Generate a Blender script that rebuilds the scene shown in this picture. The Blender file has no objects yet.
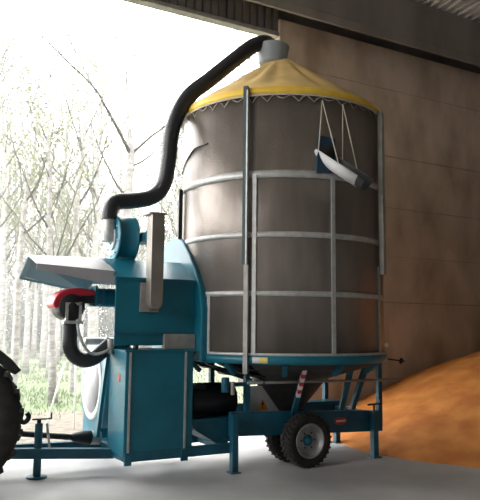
import bpy, bmesh, math, random
from mathutils import Vector, Matrix, noise
random.seed(7)
PI = math.pi
S = bpy.context.scene
COL = S.collection

# ------------------------------------------------------------------ camera
PITCH = math.atan(78 / 650.0)
ROLL = math.radians(0.6)
cam_d = bpy.data.cameras.new('camera')
cam = bpy.data.objects.new('camera', cam_d)
COL.objects.link(cam)
cam_d.sensor_fit = 'HORIZONTAL'
cam_d.sensor_width = 36.0
cam_d.lens = 36.0 * 650 / 480
cam_d.clip_end = 400
cam.matrix_world = (Matrix.Translation((-4.824, -7.679, 1.75))
                    @ Matrix.Rotation(math.radians(-28.5), 4, 'Z')
                    @ Matrix.Rotation(PI / 2 + PITCH, 4, 'X')
                    @ Matrix.Rotation(ROLL, 4, 'Z'))
S.camera = cam

# ------------------------------------------------------------------ world: bright overcast sky
W = bpy.data.worlds.new('overcast_sky')
S.world = W
W.use_nodes = True
bg = W.node_tree.nodes['Background']
bg.inputs['Color'].default_value = (1.0, 0.99, 0.97, 1)
bg.inputs['Strength'].default_value = 8.5

# daylight portals: they only guide sampling of the sky through the two openings
def portal(name, loc, rot, sx, sy):
    l = bpy.data.lights.new(name, 'AREA')
    l.shape = 'RECTANGLE'; l.size = sx; l.size_y = sy
    l.cycles.is_portal = True
    o = bpy.data.objects.new(name, l)
    COL.objects.link(o)
    o.location = loc; o.rotation_euler = rot
portal('opening_daylight', (-5.9, 2.35, 3.6), (-PI / 2, 0, 0), 14.4, 7.2)

portal('fill_opening_daylight', (-13.15, -3.25, 6.0), (0, -PI / 2, 0), 4.8, 5.5)  # portal of the fill opening added in the unseen end wall

vs = S.view_settings
S.display_settings.display_device = 'sRGB'
vs.view_transform = 'Standard'
vs.look = 'None'
vs.exposure = 0.2
vs.gamma = 1.0
vs.use_curve_mapping = False

# ------------------------------------------------------------------ materials
def mat(name, col, rough=0.6, metal=0.0, var=0.0, scale=6.0, bump=0.0, bscale=40.0, col2=None,
        stretch=(1, 1, 1), detail=4.0):
    m = bpy.data.materials.new(name)
    m.use_nodes = True
    nt = m.node_tree
    b = nt.nodes['Principled BSDF']
    b.inputs['Base Color'].default_value = (*col, 1)
    b.inputs['Roughness'].default_value = rough
    b.inputs['Metallic'].default_value = metal
    if var > 0 or col2 is not None or bump > 0:
        tc = nt.nodes.new('ShaderNodeTexCoord')
        mp = nt.nodes.new('ShaderNodeMapping')
        mp.inputs['Scale'].default_value = stretch
        nt.links.new(tc.outputs['Object'], mp.inputs['Vector'])
    if var > 0 or col2 is not None:
        n = nt.nodes.new('ShaderNodeTexNoise')
        n.inputs['Scale'].default_value = scale
        n.inputs['Detail'].default_value = detail
        nt.links.new(mp.outputs['Vector'], n.inputs['Vector'])
        r = nt.nodes.new('ShaderNodeValToRGB')
        a = col if col2 is not None else tuple(c * (1 - var) for c in col)
        z = col2 if col2 is not None else tuple(min(1, c * (1 + var)) for c in col)
        r.color_ramp.elements[0].position = 0.33
        r.color_ramp.elements[1].position = 0.67
        r.color_ramp.elements[0].color = (*a, 1)
        r.color_ramp.elements[1].color = (*z, 1)
        nt.links.new(n.outputs['Fac'], r.inputs['Fac'])
        nt.links.new(r.outputs['Color'], b.inputs['Base Color'])
    if bump > 0:
        n2 = nt.nodes.new('ShaderNodeTexNoise')
        n2.inputs['Scale'].default_value = bscale
        n2.inputs['Detail'].default_value = 5
        nt.links.new(mp.outputs['Vector'], n2.inputs['Vector'])
        bp = nt.nodes.new('ShaderNodeBump')
        bp.inputs['Strength'].default_value = bump
        bp.inputs['Distance'].default_value = 0.02
        nt.links.new(n2.outputs['Fac'], bp.inputs['Height'])
        nt.links.new(bp.outputs['Normal'], b.inputs['Normal'])
    return m

def leaf_mat(name, c1, c2):
    m = mat(name, c1, 0.7, col2=c2, scale=1.5)
    nt = m.node_tree
    b = nt.nodes['Principled BSDF']
    tr = nt.nodes.new('ShaderNodeBsdfTranslucent')
    mx = nt.nodes.new('ShaderNodeMixShader')
    mx.inputs['Fac'].default_value = 0.45
    src = b.inputs['Base Color'].links[0].from_socket
    nt.links.new(src, tr.inputs['Color'])
    nt.links.new(b.outputs['BSDF'], mx.inputs[1])
    nt.links.new(tr.outputs['BSDF'], mx.inputs[2])
    nt.links.new(mx.outputs['Shader'], nt.nodes['Material Output'].inputs['Surface'])
    return m

M = {}
M['teal'] = mat('teal_paint', (0.006, 0.14, 0.205), 0.36, var=0.12, scale=3)
M['teal_dark'] = mat('teal_frame_paint', (0.007, 0.10, 0.16), 0.5, var=0.2, scale=5)
M['hood_grey'] = mat('grey_hood_paint', (0.36, 0.36, 0.375), 0.5, var=0.06)
M['galv'] = mat('galvanised_steel', (0.50, 0.50, 0.49), 0.5, 0.5, var=0.12, scale=12)
M['galv_dull'] = mat('dull_galvanised', (0.34, 0.33, 0.31), 0.55, 0.4, var=0.15, scale=8)
M['guard'] = mat('guard_steel', (0.27, 0.245, 0.215), 0.45, 0.45, var=0.1, scale=5)
M['black'] = mat('black_rubber', (0.012, 0.012, 0.014), 0.55, bump=0.1)
M['tyre'] = mat('tyre_rubber', (0.018, 0.017, 0.016), 0.8, var=0.4, scale=10)
M['hose'] = mat('black_hose', (0.016, 0.017, 0.02), 0.42)
M['guide'] = mat('dark_teal_channel', (0.015, 0.045, 0.05), 0.5)
M['lining'] = mat('shaded_lining_steel', (0.10, 0.105, 0.11), 0.5, 0.3)  # dark colour stands for the unlit inside of the spout
M['navy'] = mat('navy_plate', (0.008, 0.04, 0.075), 0.5)
M['dark'] = mat('dark_steel', (0.02, 0.022, 0.025), 0.5, 0.3)
M['hopper'] = mat('dark_hopper_sheet', (0.05, 0.048, 0.046), 0.6, 0.3, var=0.2)
M['tarp'] = mat('yellow_tarpaulin', (0.74, 0.51, 0.20), 0.65, var=0.14, scale=3, stretch=(1, 1, 0.3), bump=0.15, bscale=9)
M['tarp_hem'] = mat('yellow_hem', (0.80, 0.52, 0.06), 0.5, var=0.08)
M['rope'] = mat('pale_cord', (0.55, 0.5, 0.42), 0.8)
M['collar'] = mat('grey_plastic', (0.27, 0.30, 0.325), 0.5)
M['white'] = mat('white_paint', (0.75, 0.75, 0.74), 0.45)
M['panel'] = mat('pale_grey_panel', (0.68, 0.68, 0.68), 0.5, var=0.06)
M['orange'] = mat('warning_orange', (0.85, 0.3, 0.02), 0.5)
M['red'] = mat('red_plastic', (0.45, 0.012, 0.03), 0.35)
M['red_flat'] = mat('red_sticker', (0.55, 0.03, 0.03), 0.4)
M['yellow'] = mat('yellow_sticker', (0.75, 0.6, 0.2), 0.5)
M['rim'] = mat('silver_rim', (0.42, 0.42, 0.42), 0.45, 0.5, var=0.2, scale=9)
M['bark'] = mat('pale_bark', (0.18, 0.176, 0.168), 0.9, col2=(0.36, 0.35, 0.34), scale=4, stretch=(1, 1, 3))
M['branch'] = mat('grey_branch', (0.075, 0.07, 0.065), 0.9)
M['leaf'] = leaf_mat('poplar_leaf', (0.13, 0.142, 0.085), (0.22, 0.235, 0.155))
M['bush'] = leaf_mat('undergrowth_leaf', (0.11, 0.125, 0.10), (0.17, 0.185, 0.15))
M['blade'] = leaf_mat('grass_blade', (0.09, 0.15, 0.065), (0.14, 0.195, 0.10))

# drum sheet: brownish stainless mesh with fine perforation and faint vertical streaks
def drum_material():
    m = mat('perforated_drum_sheet', (0.185, 0.158, 0.14), 0.37, 0.6, col2=(0.27, 0.235, 0.21), scale=2.2,
            stretch=(1.5, 1.5, 0.4))
    nt = m.node_tree
    b = nt.nodes['Principled BSDF']
    tc = nt.nodes.new('ShaderNodeTexCoord')
    v = nt.nodes.new('ShaderNodeTexVoronoi')
    v.inputs['Scale'].default_value = 70
    nt.links.new(tc.outputs['Object'], v.inputs['Vector'])
    n = nt.nodes.new('ShaderNodeTexNoise')
    n.inputs['Scale'].default_value = 2.2
    nt.links.new(tc.outputs['Object'], n.inputs['Vector'])
    ad = nt.nodes.new('ShaderNodeMath'); ad.operation = 'MULTIPLY_ADD'
    ad.inputs[1].default_value = 0.10
    nt.links.new(v.outputs['Distance'], ad.inputs[0])
    nt.links.new(n.outputs['Fac'], ad.inputs[2])
    bp = nt.nodes.new('ShaderNodeBump')
    bp.inputs['Strength'].default_value = 0.35
    bp.inputs['Distance'].default_value = 0.05
    nt.links.new(ad.outputs[0], bp.inputs['Height'])
    nt.links.new(bp.outputs['Normal'], b.inputs['Normal'])
    return m
M['drum'] = drum_material()

# concrete wall: cast panels, brown dust stains, thin joints and vertical shutter marks
def concrete(name, a, c, joints=None, rough=0.85, scale=0.8, streak=(1, 1, 0.35)):
    m = mat(name, a, rough, col2=c, scale=scale, stretch=streak, detail=9, bump=0.12, bscale=18)
    nt = m.node_tree
    b = nt.nodes['Principled BSDF']
    if joints:
        tc = nt.nodes.new('ShaderNodeTexCoord')
        sp = nt.nodes.new('ShaderNodeSeparateXYZ')
        nt.links.new(tc.outputs['Object'], sp.inputs[0])
        prev = b.inputs['Base Color'].links[0].from_socket
        nz = nt.nodes.new('ShaderNodeTexNoise'); nz.inputs['Scale'].default_value = 3.0
        nt.links.new(tc.outputs['Object'], nz.inputs['Vector'])
        for ax, pos, w, k in joints:
            s = nt.nodes.new('ShaderNodeMath'); s.operation = 'SUBTRACT'
            s.inputs[1].default_value = pos
            nt.links.new(sp.outputs[ax], s.inputs[0])
            ab = nt.nodes.new('ShaderNodeMath'); ab.operation = 'ABSOLUTE'
            nt.links.new(s.outputs[0], ab.inputs[0])
            lt = nt.nodes.new('ShaderNodeMath'); lt.operation = 'LESS_THAN'
            lt.inputs[1].default_value = w
            nt.links.new(ab.outputs[0], lt.inputs[0])
            mu = nt.nodes.new('ShaderNodeMath'); mu.operation = 'MULTIPLY'
            nt.links.new(lt.outputs[0], mu.inputs[0])
            nt.links.new(nz.outputs['Fac'], mu.inputs[1])
            mx = nt.nodes.new('ShaderNodeMixRGB')
            mx.inputs['Color2'].default_value = (*k, 1)
            nt.links.new(mu.outputs[0], mx.inputs['Fac'])
            nt.links.new(prev, mx.inputs['Color1'])
            prev = mx.outputs['Color']
        nt.links.new(prev, b.inputs['Base Color'])
    return m
JT = (0.24, 0.18, 0.135)
M['wall'] = concrete('stained_concrete_wall', (0.36, 0.28, 0.21), (0.62, 0.51, 0.41), scale=1.7, streak=(1, 1, 0.55),
                     joints=[(2, 5.24, 0.018, JT), (2, 4.18, 0.012, JT), (2, 2.28, 0.012, JT), (2, 6.65, 0.01, JT),
                             (2, 3.2, 0.006, JT)])
M['beam'] = concrete('grey_concrete_beam', (0.17, 0.155, 0.14), (0.25, 0.23, 0.21), scale=1.5)
M['floor'] = concrete('smooth_concrete_floor', (0.33, 0.33, 0.335), (0.47, 0.47, 0.47), rough=0.55, scale=0.9, streak=(1, 1, 1))
M['clad'] = mat('corrugated_cladding', (0.17, 0.16, 0.155), 0.6, 0.2, var=0.15, scale=2)
M['roof'] = mat('ribbed_roof_sheet', (0.75, 0.73, 0.70), 0.6, 0.1, var=0.1, scale=1)
M['ground'] = mat('grass_and_leaf_litter', (0.09, 0.14, 0.06), 0.95, col2=(0.17, 0.165, 0.12), scale=0.45, bump=0.3, bscale=14, detail=9)
M['litter'] = mat('dry_leaf_litter', (0.10, 0.085, 0.065), 0.95, col2=(0.20, 0.18, 0.15), scale=7, bump=0.4, bscale=25, detail=8)
M['grain'] = mat('orange_maize_grain', (0.46, 0.14, 0.022), 0.75, col2=(0.68, 0.27, 0.055), scale=2.2, detail=12, bump=0.8, bscale=60)

# ------------------------------------------------------------------ mesh helpers
def basis(d):
    d = Vector(d).normalized()
    a = Vector((0, 0, 1)) if abs(d.z) < 0.9 else Vector((1, 0, 0))
    x = a.cross(d).normalized()
    return x, d.cross(x).normalized(), d

class MB:
    def __init__(s):
        s.bm = bmesh.new()
    def hull8(s, P):
        v = [s.bm.verts.new(p) for p in P]
        for f in ((3, 2, 1, 0), (4, 5, 6, 7), (0, 1, 5, 4), (1, 2, 6, 5), (2, 3, 7, 6), (3, 0, 4, 7)):
            s.bm.faces.new([v[i] for i in f])
        return s
    def box(s, x0, x1, y0, y1, z0, z1):
        return s.hull8([(x0, y0, z0), (x1, y0, z0), (x1, y1, z0), (x0, y1, z0),
                        (x0, y0, z1), (x1, y0, z1), (x1, y1, z1), (x0, y1, z1)])
    def bar(s, p, q, w, h=None):
        h = h or w
        p, q = Vector(p), Vector(q)
        x, y, d = basis(q - p)
        x, y = x * w / 2, y * h / 2
        return s.hull8([p - x - y, p + x - y, p + x + y, p - x + y, q - x - y, q + x - y, q + x + y, q - x + y])
    def prism(s, poly, axis, a, b):
        # poly: 2-D points, extruded along axis from a to b
        def pt(p, t):
            if axis == 0: return (t, p[0], p[1])
            if axis == 1: return (p[0], t, p[1])
            return (p[0], p[1], t)
        A = [s.bm.verts.new(pt(p, a)) for p in poly]
        B = [s.bm.verts.new(pt(p, b)) for p in poly]
        n = len(poly)
        s.bm.faces.new(A); s.bm.faces.new(B[::-1])
        for i in range(n):
            s.bm.faces.new((A[i], B[i], B[(i + 1) % n], A[(i + 1) % n]))
        return s
    def lathe(s, prof, c=(0, 0, 0), axis=(0, 0, 1), n=32, a0=0, a1=2 * PI, closed_prof=False, smooth=True, fn=None):
        # prof: (radius, distance along axis)
        x, y, d = basis(axis)
        c = Vector(c)
        full = abs(a1 - a0 - 2 * PI) < 1e-6
        m = n if full else n + 1
        rings = []
        for k in range(m):
            a = a0 + (a1 - a0) * k / n
            ring = []
            for r, h in prof:
                rr = r + (fn(a, r, h) if fn else 0)
                ring.append(s.bm.verts.new(c + (x * math.cos(a) + y * math.sin(a)) * max(rr, 1e-4) + d * h))
            rings.append(ring)
        L = len(prof)
        for k in range(n):
            A, B = rings[k], rings[(k + 1) % m]
            for i in range(L if closed_prof else L - 1):
                j = (i + 1) % L
                f = s.bm.faces.new((A[i], B[i], B[j], A[j]))
                f.smooth = smooth
        if closed_prof and not full:
            s.bm.faces.new(rings[0]); s.bm.faces.new(rings[-1][::-1])
        return s
    def cyl(s, p, q, r, n=20, r2=None):
        p, q = Vector(p), Vector(q)
        L = (q - p).length
        r2 = r if r2 is None else r2
        e = min(0.006, r * 0.15)
        return s.lathe([(0, 0), (r - e, 0), (r, e), (r2, L - e), (r2 - e, L), (0, L)], p, q - p, n)
    def tube(s, pts, r, n=8, cap=True, rad=None):
        pts = [Vector(p) for p in pts]
        rings = []
        x = None
        for i, p in enumerate(pts):
            t = (pts[min(i + 1, len(pts) - 1)] - pts[max(i - 1, 0)]).normalized()
            if x is None:
                x = basis(t)[0]
            x = (x - t * x.dot(t)).normalized()
            y = t.cross(x)
            rr = rad[i] if rad else r
            rings.append([s.bm.verts.new(p + (x * math.cos(2 * PI * k / n) + y * math.sin(2 * PI * k / n)) * rr) for k in range(n)])
        for A, B in zip(rings, rings[1:]):
            for k in range(n):
                f = s.bm.faces.new((A[k], A[(k + 1) % n], B[(k + 1) % n], B[k]))
                f.smooth = True
        if cap:
            s.bm.faces.new(rings[0][::-1]); s.bm.faces.new(rings[-1])
        return s
    def build(s, name, m, parent=None, bevel=0.0, kind=None, label=None, loc=None):
        bmesh.ops.recalc_face_normals(s.bm, faces=s.bm.faces[:])
        me = bpy.data.meshes.new(name)
        s.bm.to_mesh(me); s.bm.free()
        me.materials.append(m)
        o = bpy.data.objects.new(name, me)
        COL.objects.link(o)
        if loc is not None:
            o.location = loc
        if parent is not None:
            o.parent = parent
        if bevel > 0:
            b = o.modifiers.new('bevel', 'BEVEL')
            b.width = bevel; b.segments = 2; b.limit_method = 'ANGLE'
        if kind: o['kind'] = kind
        if label: o['label'] = label
        return o

def spline(P, n=12):
    P = [Vector(p) for p in P]
    out = []
    for i in range(len(P) - 1):
        a, b, c, d = P[max(i - 1, 0)], P[i], P[i + 1], P[min(i + 2, len(P) - 1)]
        for k in range(n):
            t = k / n
            out.append(0.5 * ((2 * b) + (c - a) * t + (2 * a - 5 * b + 4 * c - d) * t * t + (3 * b - a - 3 * c + d) * t ** 3))
    out.append(P[-1])
    return out

def thing(name, label, cat, loc=(0, 0, 0), group=None):
    o = bpy.data.objects.new(name, None)
    COL.objects.link(o)
    o.location = loc
    o.empty_display_size = 0.2
    return tag(o, label, cat, group)

def tag(o, label, cat, group=None):
    o['label'] = label; o['category'] = cat
    if group: o['group'] = group
    return o

def struct(o):
    o['kind'] = 'structure'
    return o

def copy_tree(o, parent=None):
    c = o.copy(); COL.objects.link(c); c.parent = parent
    for ch in list(o.children):
        copy_tree(ch, c)
    return c

# ------------------------------------------------------------------ setting
struct(MB().box(-13, 16, -14, 2.35, -0.25, 0.0).build('floor', M['floor']))

def ground_h(x, y):
    return -0.04
g = MB().box(-70, 70, 2.35, 110, -0.5, -0.02)
struct(g.build('ground', M['ground']))
struct(MB().box(-30, 30, 2.35, 6.2, -0.3, -0.012).build('ground_verge', M['litter'], bevel=0.01))

w = MB().box(1.34, 16, 2.2, 2.5, -0.2, 7.54)
struct(w.build('wall_right', M['wall'], bevel=0.015))
struct(MB().box(16, 16.3, -14, 2.5, -0.2, 9.6).build('wall_far_end', M['wall']))
b = MB()
b.box(-13.3, -13, -14, 2.5, 8.4, 9.6); b.box(-13.3, -13, -14, 2.5, -0.2, 3.6); b.box(-13.3, -13, -14, -6.0, 3.6, 8.4); b.box(-13.3, -13, -0.5, 2.5, 3.6, 8.4)  # leaves a high opening in the unseen wall, added to fill the dryer front
struct(b.build('wall_left', M['beam']))
b = MB()
b.box(-13, 16, -14.3, -14, -0.2, 9.6)
struct(b.build('wall_back', M['beam']))
struct(MB().box(-70, -13, -60, 2.35, -0.5, -0.03).build('yard', M['floor']))

# precast beam running over the opening and the wall
b = MB()
b.prism([(1.62, 8.36), (1.62, 7.56), (1.58, 7.53), (1.58, 7.37), (1.64, 7.37), (1.70, 8.2), (2.42, 8.2), (2.42, 7.4), (2.55, 7.4), (2.55, 8.36)], 0, -13, 16)
struct(b.build('trim_1', M['beam']))

# corrugated cladding above the opening, with an edge trim
b = MB()
p = []
x = -13.0
while x < 1.34:
    p += [(x, 2.26), (x + 0.105, 2.26), (x + 0.12, 2.31), (x + 0.145, 2.31)]
    x += 0.16
p += [(1.34, 2.26), (1.34, 2.36), (-13, 2.36)]
b.prism(p, 2, 7.24, 8.4)
struct(b.build('trim_2', M['clad']))
struct(MB().prism([(2.22, 7.20), (2.40, 7.20), (2.40, 7.30), (2.25, 7.30), (2.22, 7.27)], 0, -13, 1.36).build('trim_3', M['galv_dull']))

# ribbed roof sheet
b = MB()
p = []
x = -13.0
while x < 16:
    p += [(x, 0.0), (x + 0.11, 0.0), (x + 0.125, -0.05), (x + 0.185, -0.05)]
    x += 0.2
n = len(p)
V0 = [b.bm.verts.new((q[0], 2.4, 8.42 + q[1])) for q in p]
V1 = [b.bm.verts.new((q[0], -14.2, 9.6 + q[1])) for q in p]
for i in range(n - 1):
    b.bm.faces.new((V0[i], V0[i + 1], V1[i + 1], V1[i]))
T0 = [b.bm.verts.new((xx, 2.4, 8.5)) for xx in (-13, p[-1][0])]
T1 = [b.bm.verts.new((xx, -14.2, 9.68)) for xx in (-13, p[-1][0])]
b.bm.faces.new((T0[0], T0[1], T1[1], T1[0]))
struct(b.build('ceiling', M['roof']))

# scatter volume added to wash out the trees like overexposed daylight
glare_haze_m = bpy.data.materials.new('glare_haze')
glare_haze_m.use_nodes = True
nt = glare_haze_m.node_tree
nt.nodes.remove(nt.nodes['Principled BSDF'])
vsn = nt.nodes.new('ShaderNodeVolumeScatter')
vsn.inputs['Color'].default_value = (1, 1, 1, 1)
vsn.inputs['Density'].default_value = 0.0075
vsn.inputs['Anisotropy'].default_value = 0.3
nt.links.new(vsn.outputs[0], nt.nodes['Material Output'].inputs['Volume'])
glare_haze = MB().box(-60, 60, 4.0, 75, -0.1, 16).build('glare_haze', glare_haze_m, kind='stuff')
tag(glare_haze, 'thin pale haze added among the trees outside for washed-out daylight', 'glare_haze')

# ------------------------------------------------------------------ grain dryer
D = thing('grain_dryer', 'tall round mobile grain dryer with brown mesh drum, yellow tarpaulin cone and teal chassis', 'grain dryer')
R0 = 1.395

drum = MB().lathe([(R0 - 0.02, 1.42), (R0, 1.42), (R0, 4.60), (R0 - 0.02, 4.60)], n=96, closed_prof=True).build('drum', M['drum'], D)
MB().lathe([(R0, 1.33), (R0 + 0.03, 1.33), (R0 + 0.03, 1.43), (R0, 1.43)], n=96, closed_prof=True).build('base_ring', M['teal'], D)
MB().lathe([(R0, 1.425), (R0 + 0.022, 1.425), (R0 + 0.016, 1.462), (R0, 1.462)], n=96, closed_prof=True).build('band', M['galv'], D)
for z, hh in ((2.16, 0.062), (2.863, 0.066), (3.60, 0.09)):
    MB().lathe([(R0 - 0.002, z - hh / 2), (R0 + 0.012, z - hh / 2), (R0 + 0.012, z + hh / 2), (R0 - 0.002, z + hh / 2)],
               n=96, closed_prof=True).build('band', M['galv'], D)

def on_drum(px, py, r):
    l = math.hypot(px, py)
    return Vector((px / l * r, py / l * r, 0))
def strip(px, py, z0, z1, wdt, m, name='vertical_strip', off=0.012, th=0.02):
    q = on_drum(px, py, R0 + off)
    r_, t = Vector((q.x, q.y, 0)).normalized(), None
    t = Vector((-r_.y, r_.x, 0))
    a = q - t * wdt / 2 - r_ * th / 2; bb = q + t * wdt / 2 - r_ * th / 2
    c = q + t * wdt / 2 + r_ * th / 2; d = q - t * wdt / 2 + r_ * th / 2
    return MB().hull8([v + Vector((0, 0, z0)) for v in (a, bb, c, d)] + [v + Vector((0, 0, z1)) for v in (a, bb, c, d)]).build(name, m, D)
strip(-0.139, -1.403, 1.45, 3.58, 0.05, M['galv'])
strip(-1.01, -1.0, 1.45, 3.60, 0.05, M['galv'])
strip(-1.333, -0.46, 1.45, 2.14, 0.05, M['galv'])
strip(0.725, -1.198, 1.45, 2.55, 0.05, M['galv'])
# channels standing off the drum (ladder guides)
strip(-1.09, -0.93, 2.50, 4.70, 0.055, M['guide'], 'guide_channel', 0.05, 0.05)
strip(-1.07, -0.95, 2.50, 4.64, 0.018, M['galv'], 'guide_channel', 0.07, 0.05)
strip(-1.075, -0.945, 1.22, 2.50, 0.055, M['galv_dull'], 'guide_channel', 0.05, 0.04)
strip(0.74, -1.18, 2.45, 4.60, 0.10, M['galv_dull'], 'guide_channel', 0.06, 0.06)
strip(-1.38, 0.29, 2.93, 3.60, 0.06, M['dark'], 'guide_channel', 0.05, 0.05)
# curved seam rod high on the left of the drum
pts = []
for k in range(13):
    t = k / 12
    a = math.radians(160 + 36 * t)
    z = 3.86 + 0.22 * min(1, t * 1.5)
    pts.append((math.cos(a) * (R0 + 0.006), math.sin(a) * (R0 + 0.006), z))
MB().tube(pts, 0.008, 6).build('seam_rod', M['dark'], D)

# tarpaulin cone with soft radial folds
def fold(a, r, h):
    k = max(0, min(1, (r - 0.3) / 0.3)) * max(0, min(1, (1.40 - r) / 0.2))
    return 0.022 * k * (math.sin(a * 14) + 0.6 * math.sin(a * 23 + 1)) * 0.8
cone = MB().lathe([(1.385, 4.67), (1.37, 4.72), (1.24, 4.815), (1.06, 4.93), (0.85, 5.07), (0.66, 5.21), (0.49, 5.34), (0.34, 5.45), (0.225, 5.535), (0.20, 5.56), (0.15, 5.56),
                   (0.15, 5.50)], c=(-0.02, 0, 0), n=168, fn=fold).build('tarpaulin_cone', M['tarp'], D)
MB().lathe([(1.392, 4.595), (1.415, 4.59), (1.42, 4.65), (1.408, 4.69), (1.375, 4.705), (1.365, 4.68)], n=96, closed_prof=True).build('tarpaulin_hem', M['tarp_hem'], cone)
# lacing: rope round the rim with hanging loops
b = MB()
N = 46
pts = []
for k in range(N * 4 + 1):
    a = 2 * PI * k / (N * 4)
    z = 4.585 - (0.0, 0.03, 0.085 if (k // 4) % 3 else 0.05, 0.03)[k % 4] + 0.006 * math.sin(k * 1.7)
    pts.append((math.cos(a) * 1.408, math.sin(a) * 1.408, z))
b.tube(pts, 0.005, 5)
b.tube([(math.cos(2 * PI * k / 96) * 1.42, math.sin(2 * PI * k / 96) * 1.42, 4.585) for k in range(97)], 0.011, 6)
b.build('lacing_cord', M['rope'], D)

# collar and the long dust hose
MB().lathe([(0.0, 0.0), (0.195, 0.0), (0.205, 0.02), (0.21, 0.10), (0.225, 0.2), (0.238, 0.25), (0.238, 0.27), (0.225, 0.28), (0.21, 0.26), (0, 0.26)], (-0.15, 0, 5.515), n=40).build('collar', M['collar'], D)

def corrugated(path, r, name, parent, m, pitch=0.028, depth=0.006, n=18):
    P = [Vector(p) for p in path]
    L = [0]
    for a, c in zip(P, P[1:]):
        L.append(L[-1] + (c - a).length)
    tot = L[-1]
    cnt = int(tot / (pitch / 2))
    out, rad = [], []
    i = 0
    for k in range(cnt + 1):
        d = tot * k / cnt
        while i < len(L) - 2 and L[i + 1] < d:
            i += 1
        t = (d - L[i]) / max(1e-6, L[i + 1] - L[i])
        out.append(P[i].lerp(P[i + 1], t))
        rad.append(r + (depth if k % 2 else -depth * 0.4))
    return MB().tube(out, r, n, True, rad).build(name, m, parent)
hose = [(-0.13, 0.0, 5.66), (-0.16, 0.0, 5.77), (-0.27, 0.0, 5.825), (-0.46, 0.02, 5.745), (-0.72, 0.04, 5.51), (-1.10, 0.08, 5.145), (-1.42, 0.13, 4.83),
        (-1.60, 0.18, 4.40), (-1.62, 0.25, 3.98), (-1.66, 0.30, 3.65), (-1.80, 0.36, 3.47), (-2.06, 0.41, 3.40), (-2.27, 0.41, 3.36), (-2.35, 0.40, 3.24), (-2.36, 0.40, 3.12)]
corrugated(spline(hose, 12), 0.103, 'dust_hose', D, M['hose'])

# fan with elbow inlet
fan = MB()
fan.lathe([(0.0, 0.0), (0.28, 0.0), (0.305, 0.012), (0.305, 0.03), (0.29, 0.035), (0.29, 0.245), (0.305, 0.25), (0.305, 0.268), (0.28, 0.28), (0, 0.28)], (-2.295, 0.45, 2.89), (1, 0, 0), 40)
fan.box(-2.26, -2.06, 0.30, 0.62, 2.53, 2.70)
fan = fan.build('dust_fan', M['teal'], D)
MB().lathe([(0.10, 0), (0.16, 0.0), (0.16, 0.02), (0.10, 0.02)], (-2.316, 0.45, 2.89), (1, 0, 0), 28, closed_prof=True).build('inlet_flange', M['white'], fan)
for k in range(8):
    a = k * PI / 4 + 0.2
    c = Vector((-2.295, 0.45 + 0.24 * math.cos(a), 2.89 + 0.24 * math.sin(a)))
    MB().cyl(c, c + Vector((-0.014, 0, 0)), 0.013, 8).build('bolt', M['white'], fan)
MB().cyl((-2.36, 0.40, 2.83), (-2.36, 0.40, 3.17), 0.088, 22).cyl((-2.37, 0.42, 2.89), (-2.27, 0.45, 2.89), 0.07, 18).build('inlet_elbow', M['galv'], fan)
MB().cyl((-2.03, 0.45, 2.89), (-1.84, 0.45, 2.89), 0.055, 18).build('shaft_housing', M['galv_dull'], fan)
MB().box(-2.00, -1.86, -0.28, 0.50, 2.83, 2.95).build('bearing_block', M['teal_dark'], fan)

# belt guard column
poly = [(-2.09, 3.10), (-1.93, 3.10), (-1.93, 2.04)]
for k in range(1, 8):
    a = -k * PI / 8
    poly.append((-2.01 + 0.08 * math.cos(a), 2.04 + 0.08 * math.sin(a)))
poly.append((-2.09, 2.04))
gd = MB().prism(poly, 1, -0.45, -0.27).build('belt_guard', M['guard'], D, bevel=0.008)
MB().box(-2.13, -1.91, -0.465, -0.2, 3.095, 3.115).build('guard_cap', M['guard'], gd)
MB().box(-2.15, -1.91, -0.272, -0.24, 1.93, 2.28).build('slot_plate', M['galv_dull'], gd)

# upper cabinet: shell and pitched roof
uc = MB().hull8([(-2.455, -0.25, 1.53), (-1.415, -0.25, 1.53), (-1.415, 0.80, 1.53), (-2.09, 0.80, 1.53),
                 (-2.455, -0.25, 2.33), (-1.415, -0.25, 2.33), (-1.415, 0.80, 2.33), (-2.09, 0.80, 2.33)]).build('burner_cabinet', M['teal'], D, bevel=0.012)
MB().prism([(-0.29, 2.31), (-0.29, 2.337), (0.25, 2.60), (0.84, 2.337), (0.84, 2.31), (0.25, 2.572)], 0, -2.47, -1.405).build('cabinet_roof', M['teal'], uc, label='teal pitched roof sheet')
MB().box(-1.84, -1.44, -0.31, -0.22, 1.49, 1.67).build('cover_plate', M['galv_dull'], uc)
MB().box(-2.45, -1.42, -0.265, -0.245, 1.655, 1.685).build('sill', M['teal_dark'], uc)

# folded grey hood over the burner
b = MB()
def hood_sec(u, fz, flz, rz, bz, fv=0.11, rv=0.55, bv=0.98, t=0.012):
    return [(u, fv, flz), (u, fv, fz), (u, rv, rz), (u, bv, bz)]
A = hood_sec(-3.36, 2.445, 2.385, 2.59, 2.345, -0.20, 0.35, 0.92)
B = hood_sec(-2.45, 2.405, 2.235, 2.61, 2.19, -0.20, 0.35, 0.92)
va = [b.bm.verts.new(q) for q in A]; vb = [b.bm.verts.new(q) for q in B]
for i in range(3):
    b.bm.faces.new((va[i], vb[i], vb[i + 1], va[i + 1]))
hood = b.build('burner_hood', M['hood_grey'], D, label='pale grey folded hood')
sm = hood.modifiers.new('solid', 'SOLIDIFY'); sm.thickness = 0.012; sm.offset = 0
# teal inner lining of the back slope
b = MB()
b.hull8([(-3.35, 0.37, 2.555), (-2.46, 0.37, 2.575), (-2.46, 0.895, 2.182), (-3.35, 0.895, 2.337),
         (-3.35, 0.37, 2.565), (-2.46, 0.37, 2.585), (-2.46, 0.905, 2.19), (-3.35, 0.905, 2.345)])
b.build('hood_lining', M['teal'], hood)

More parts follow.
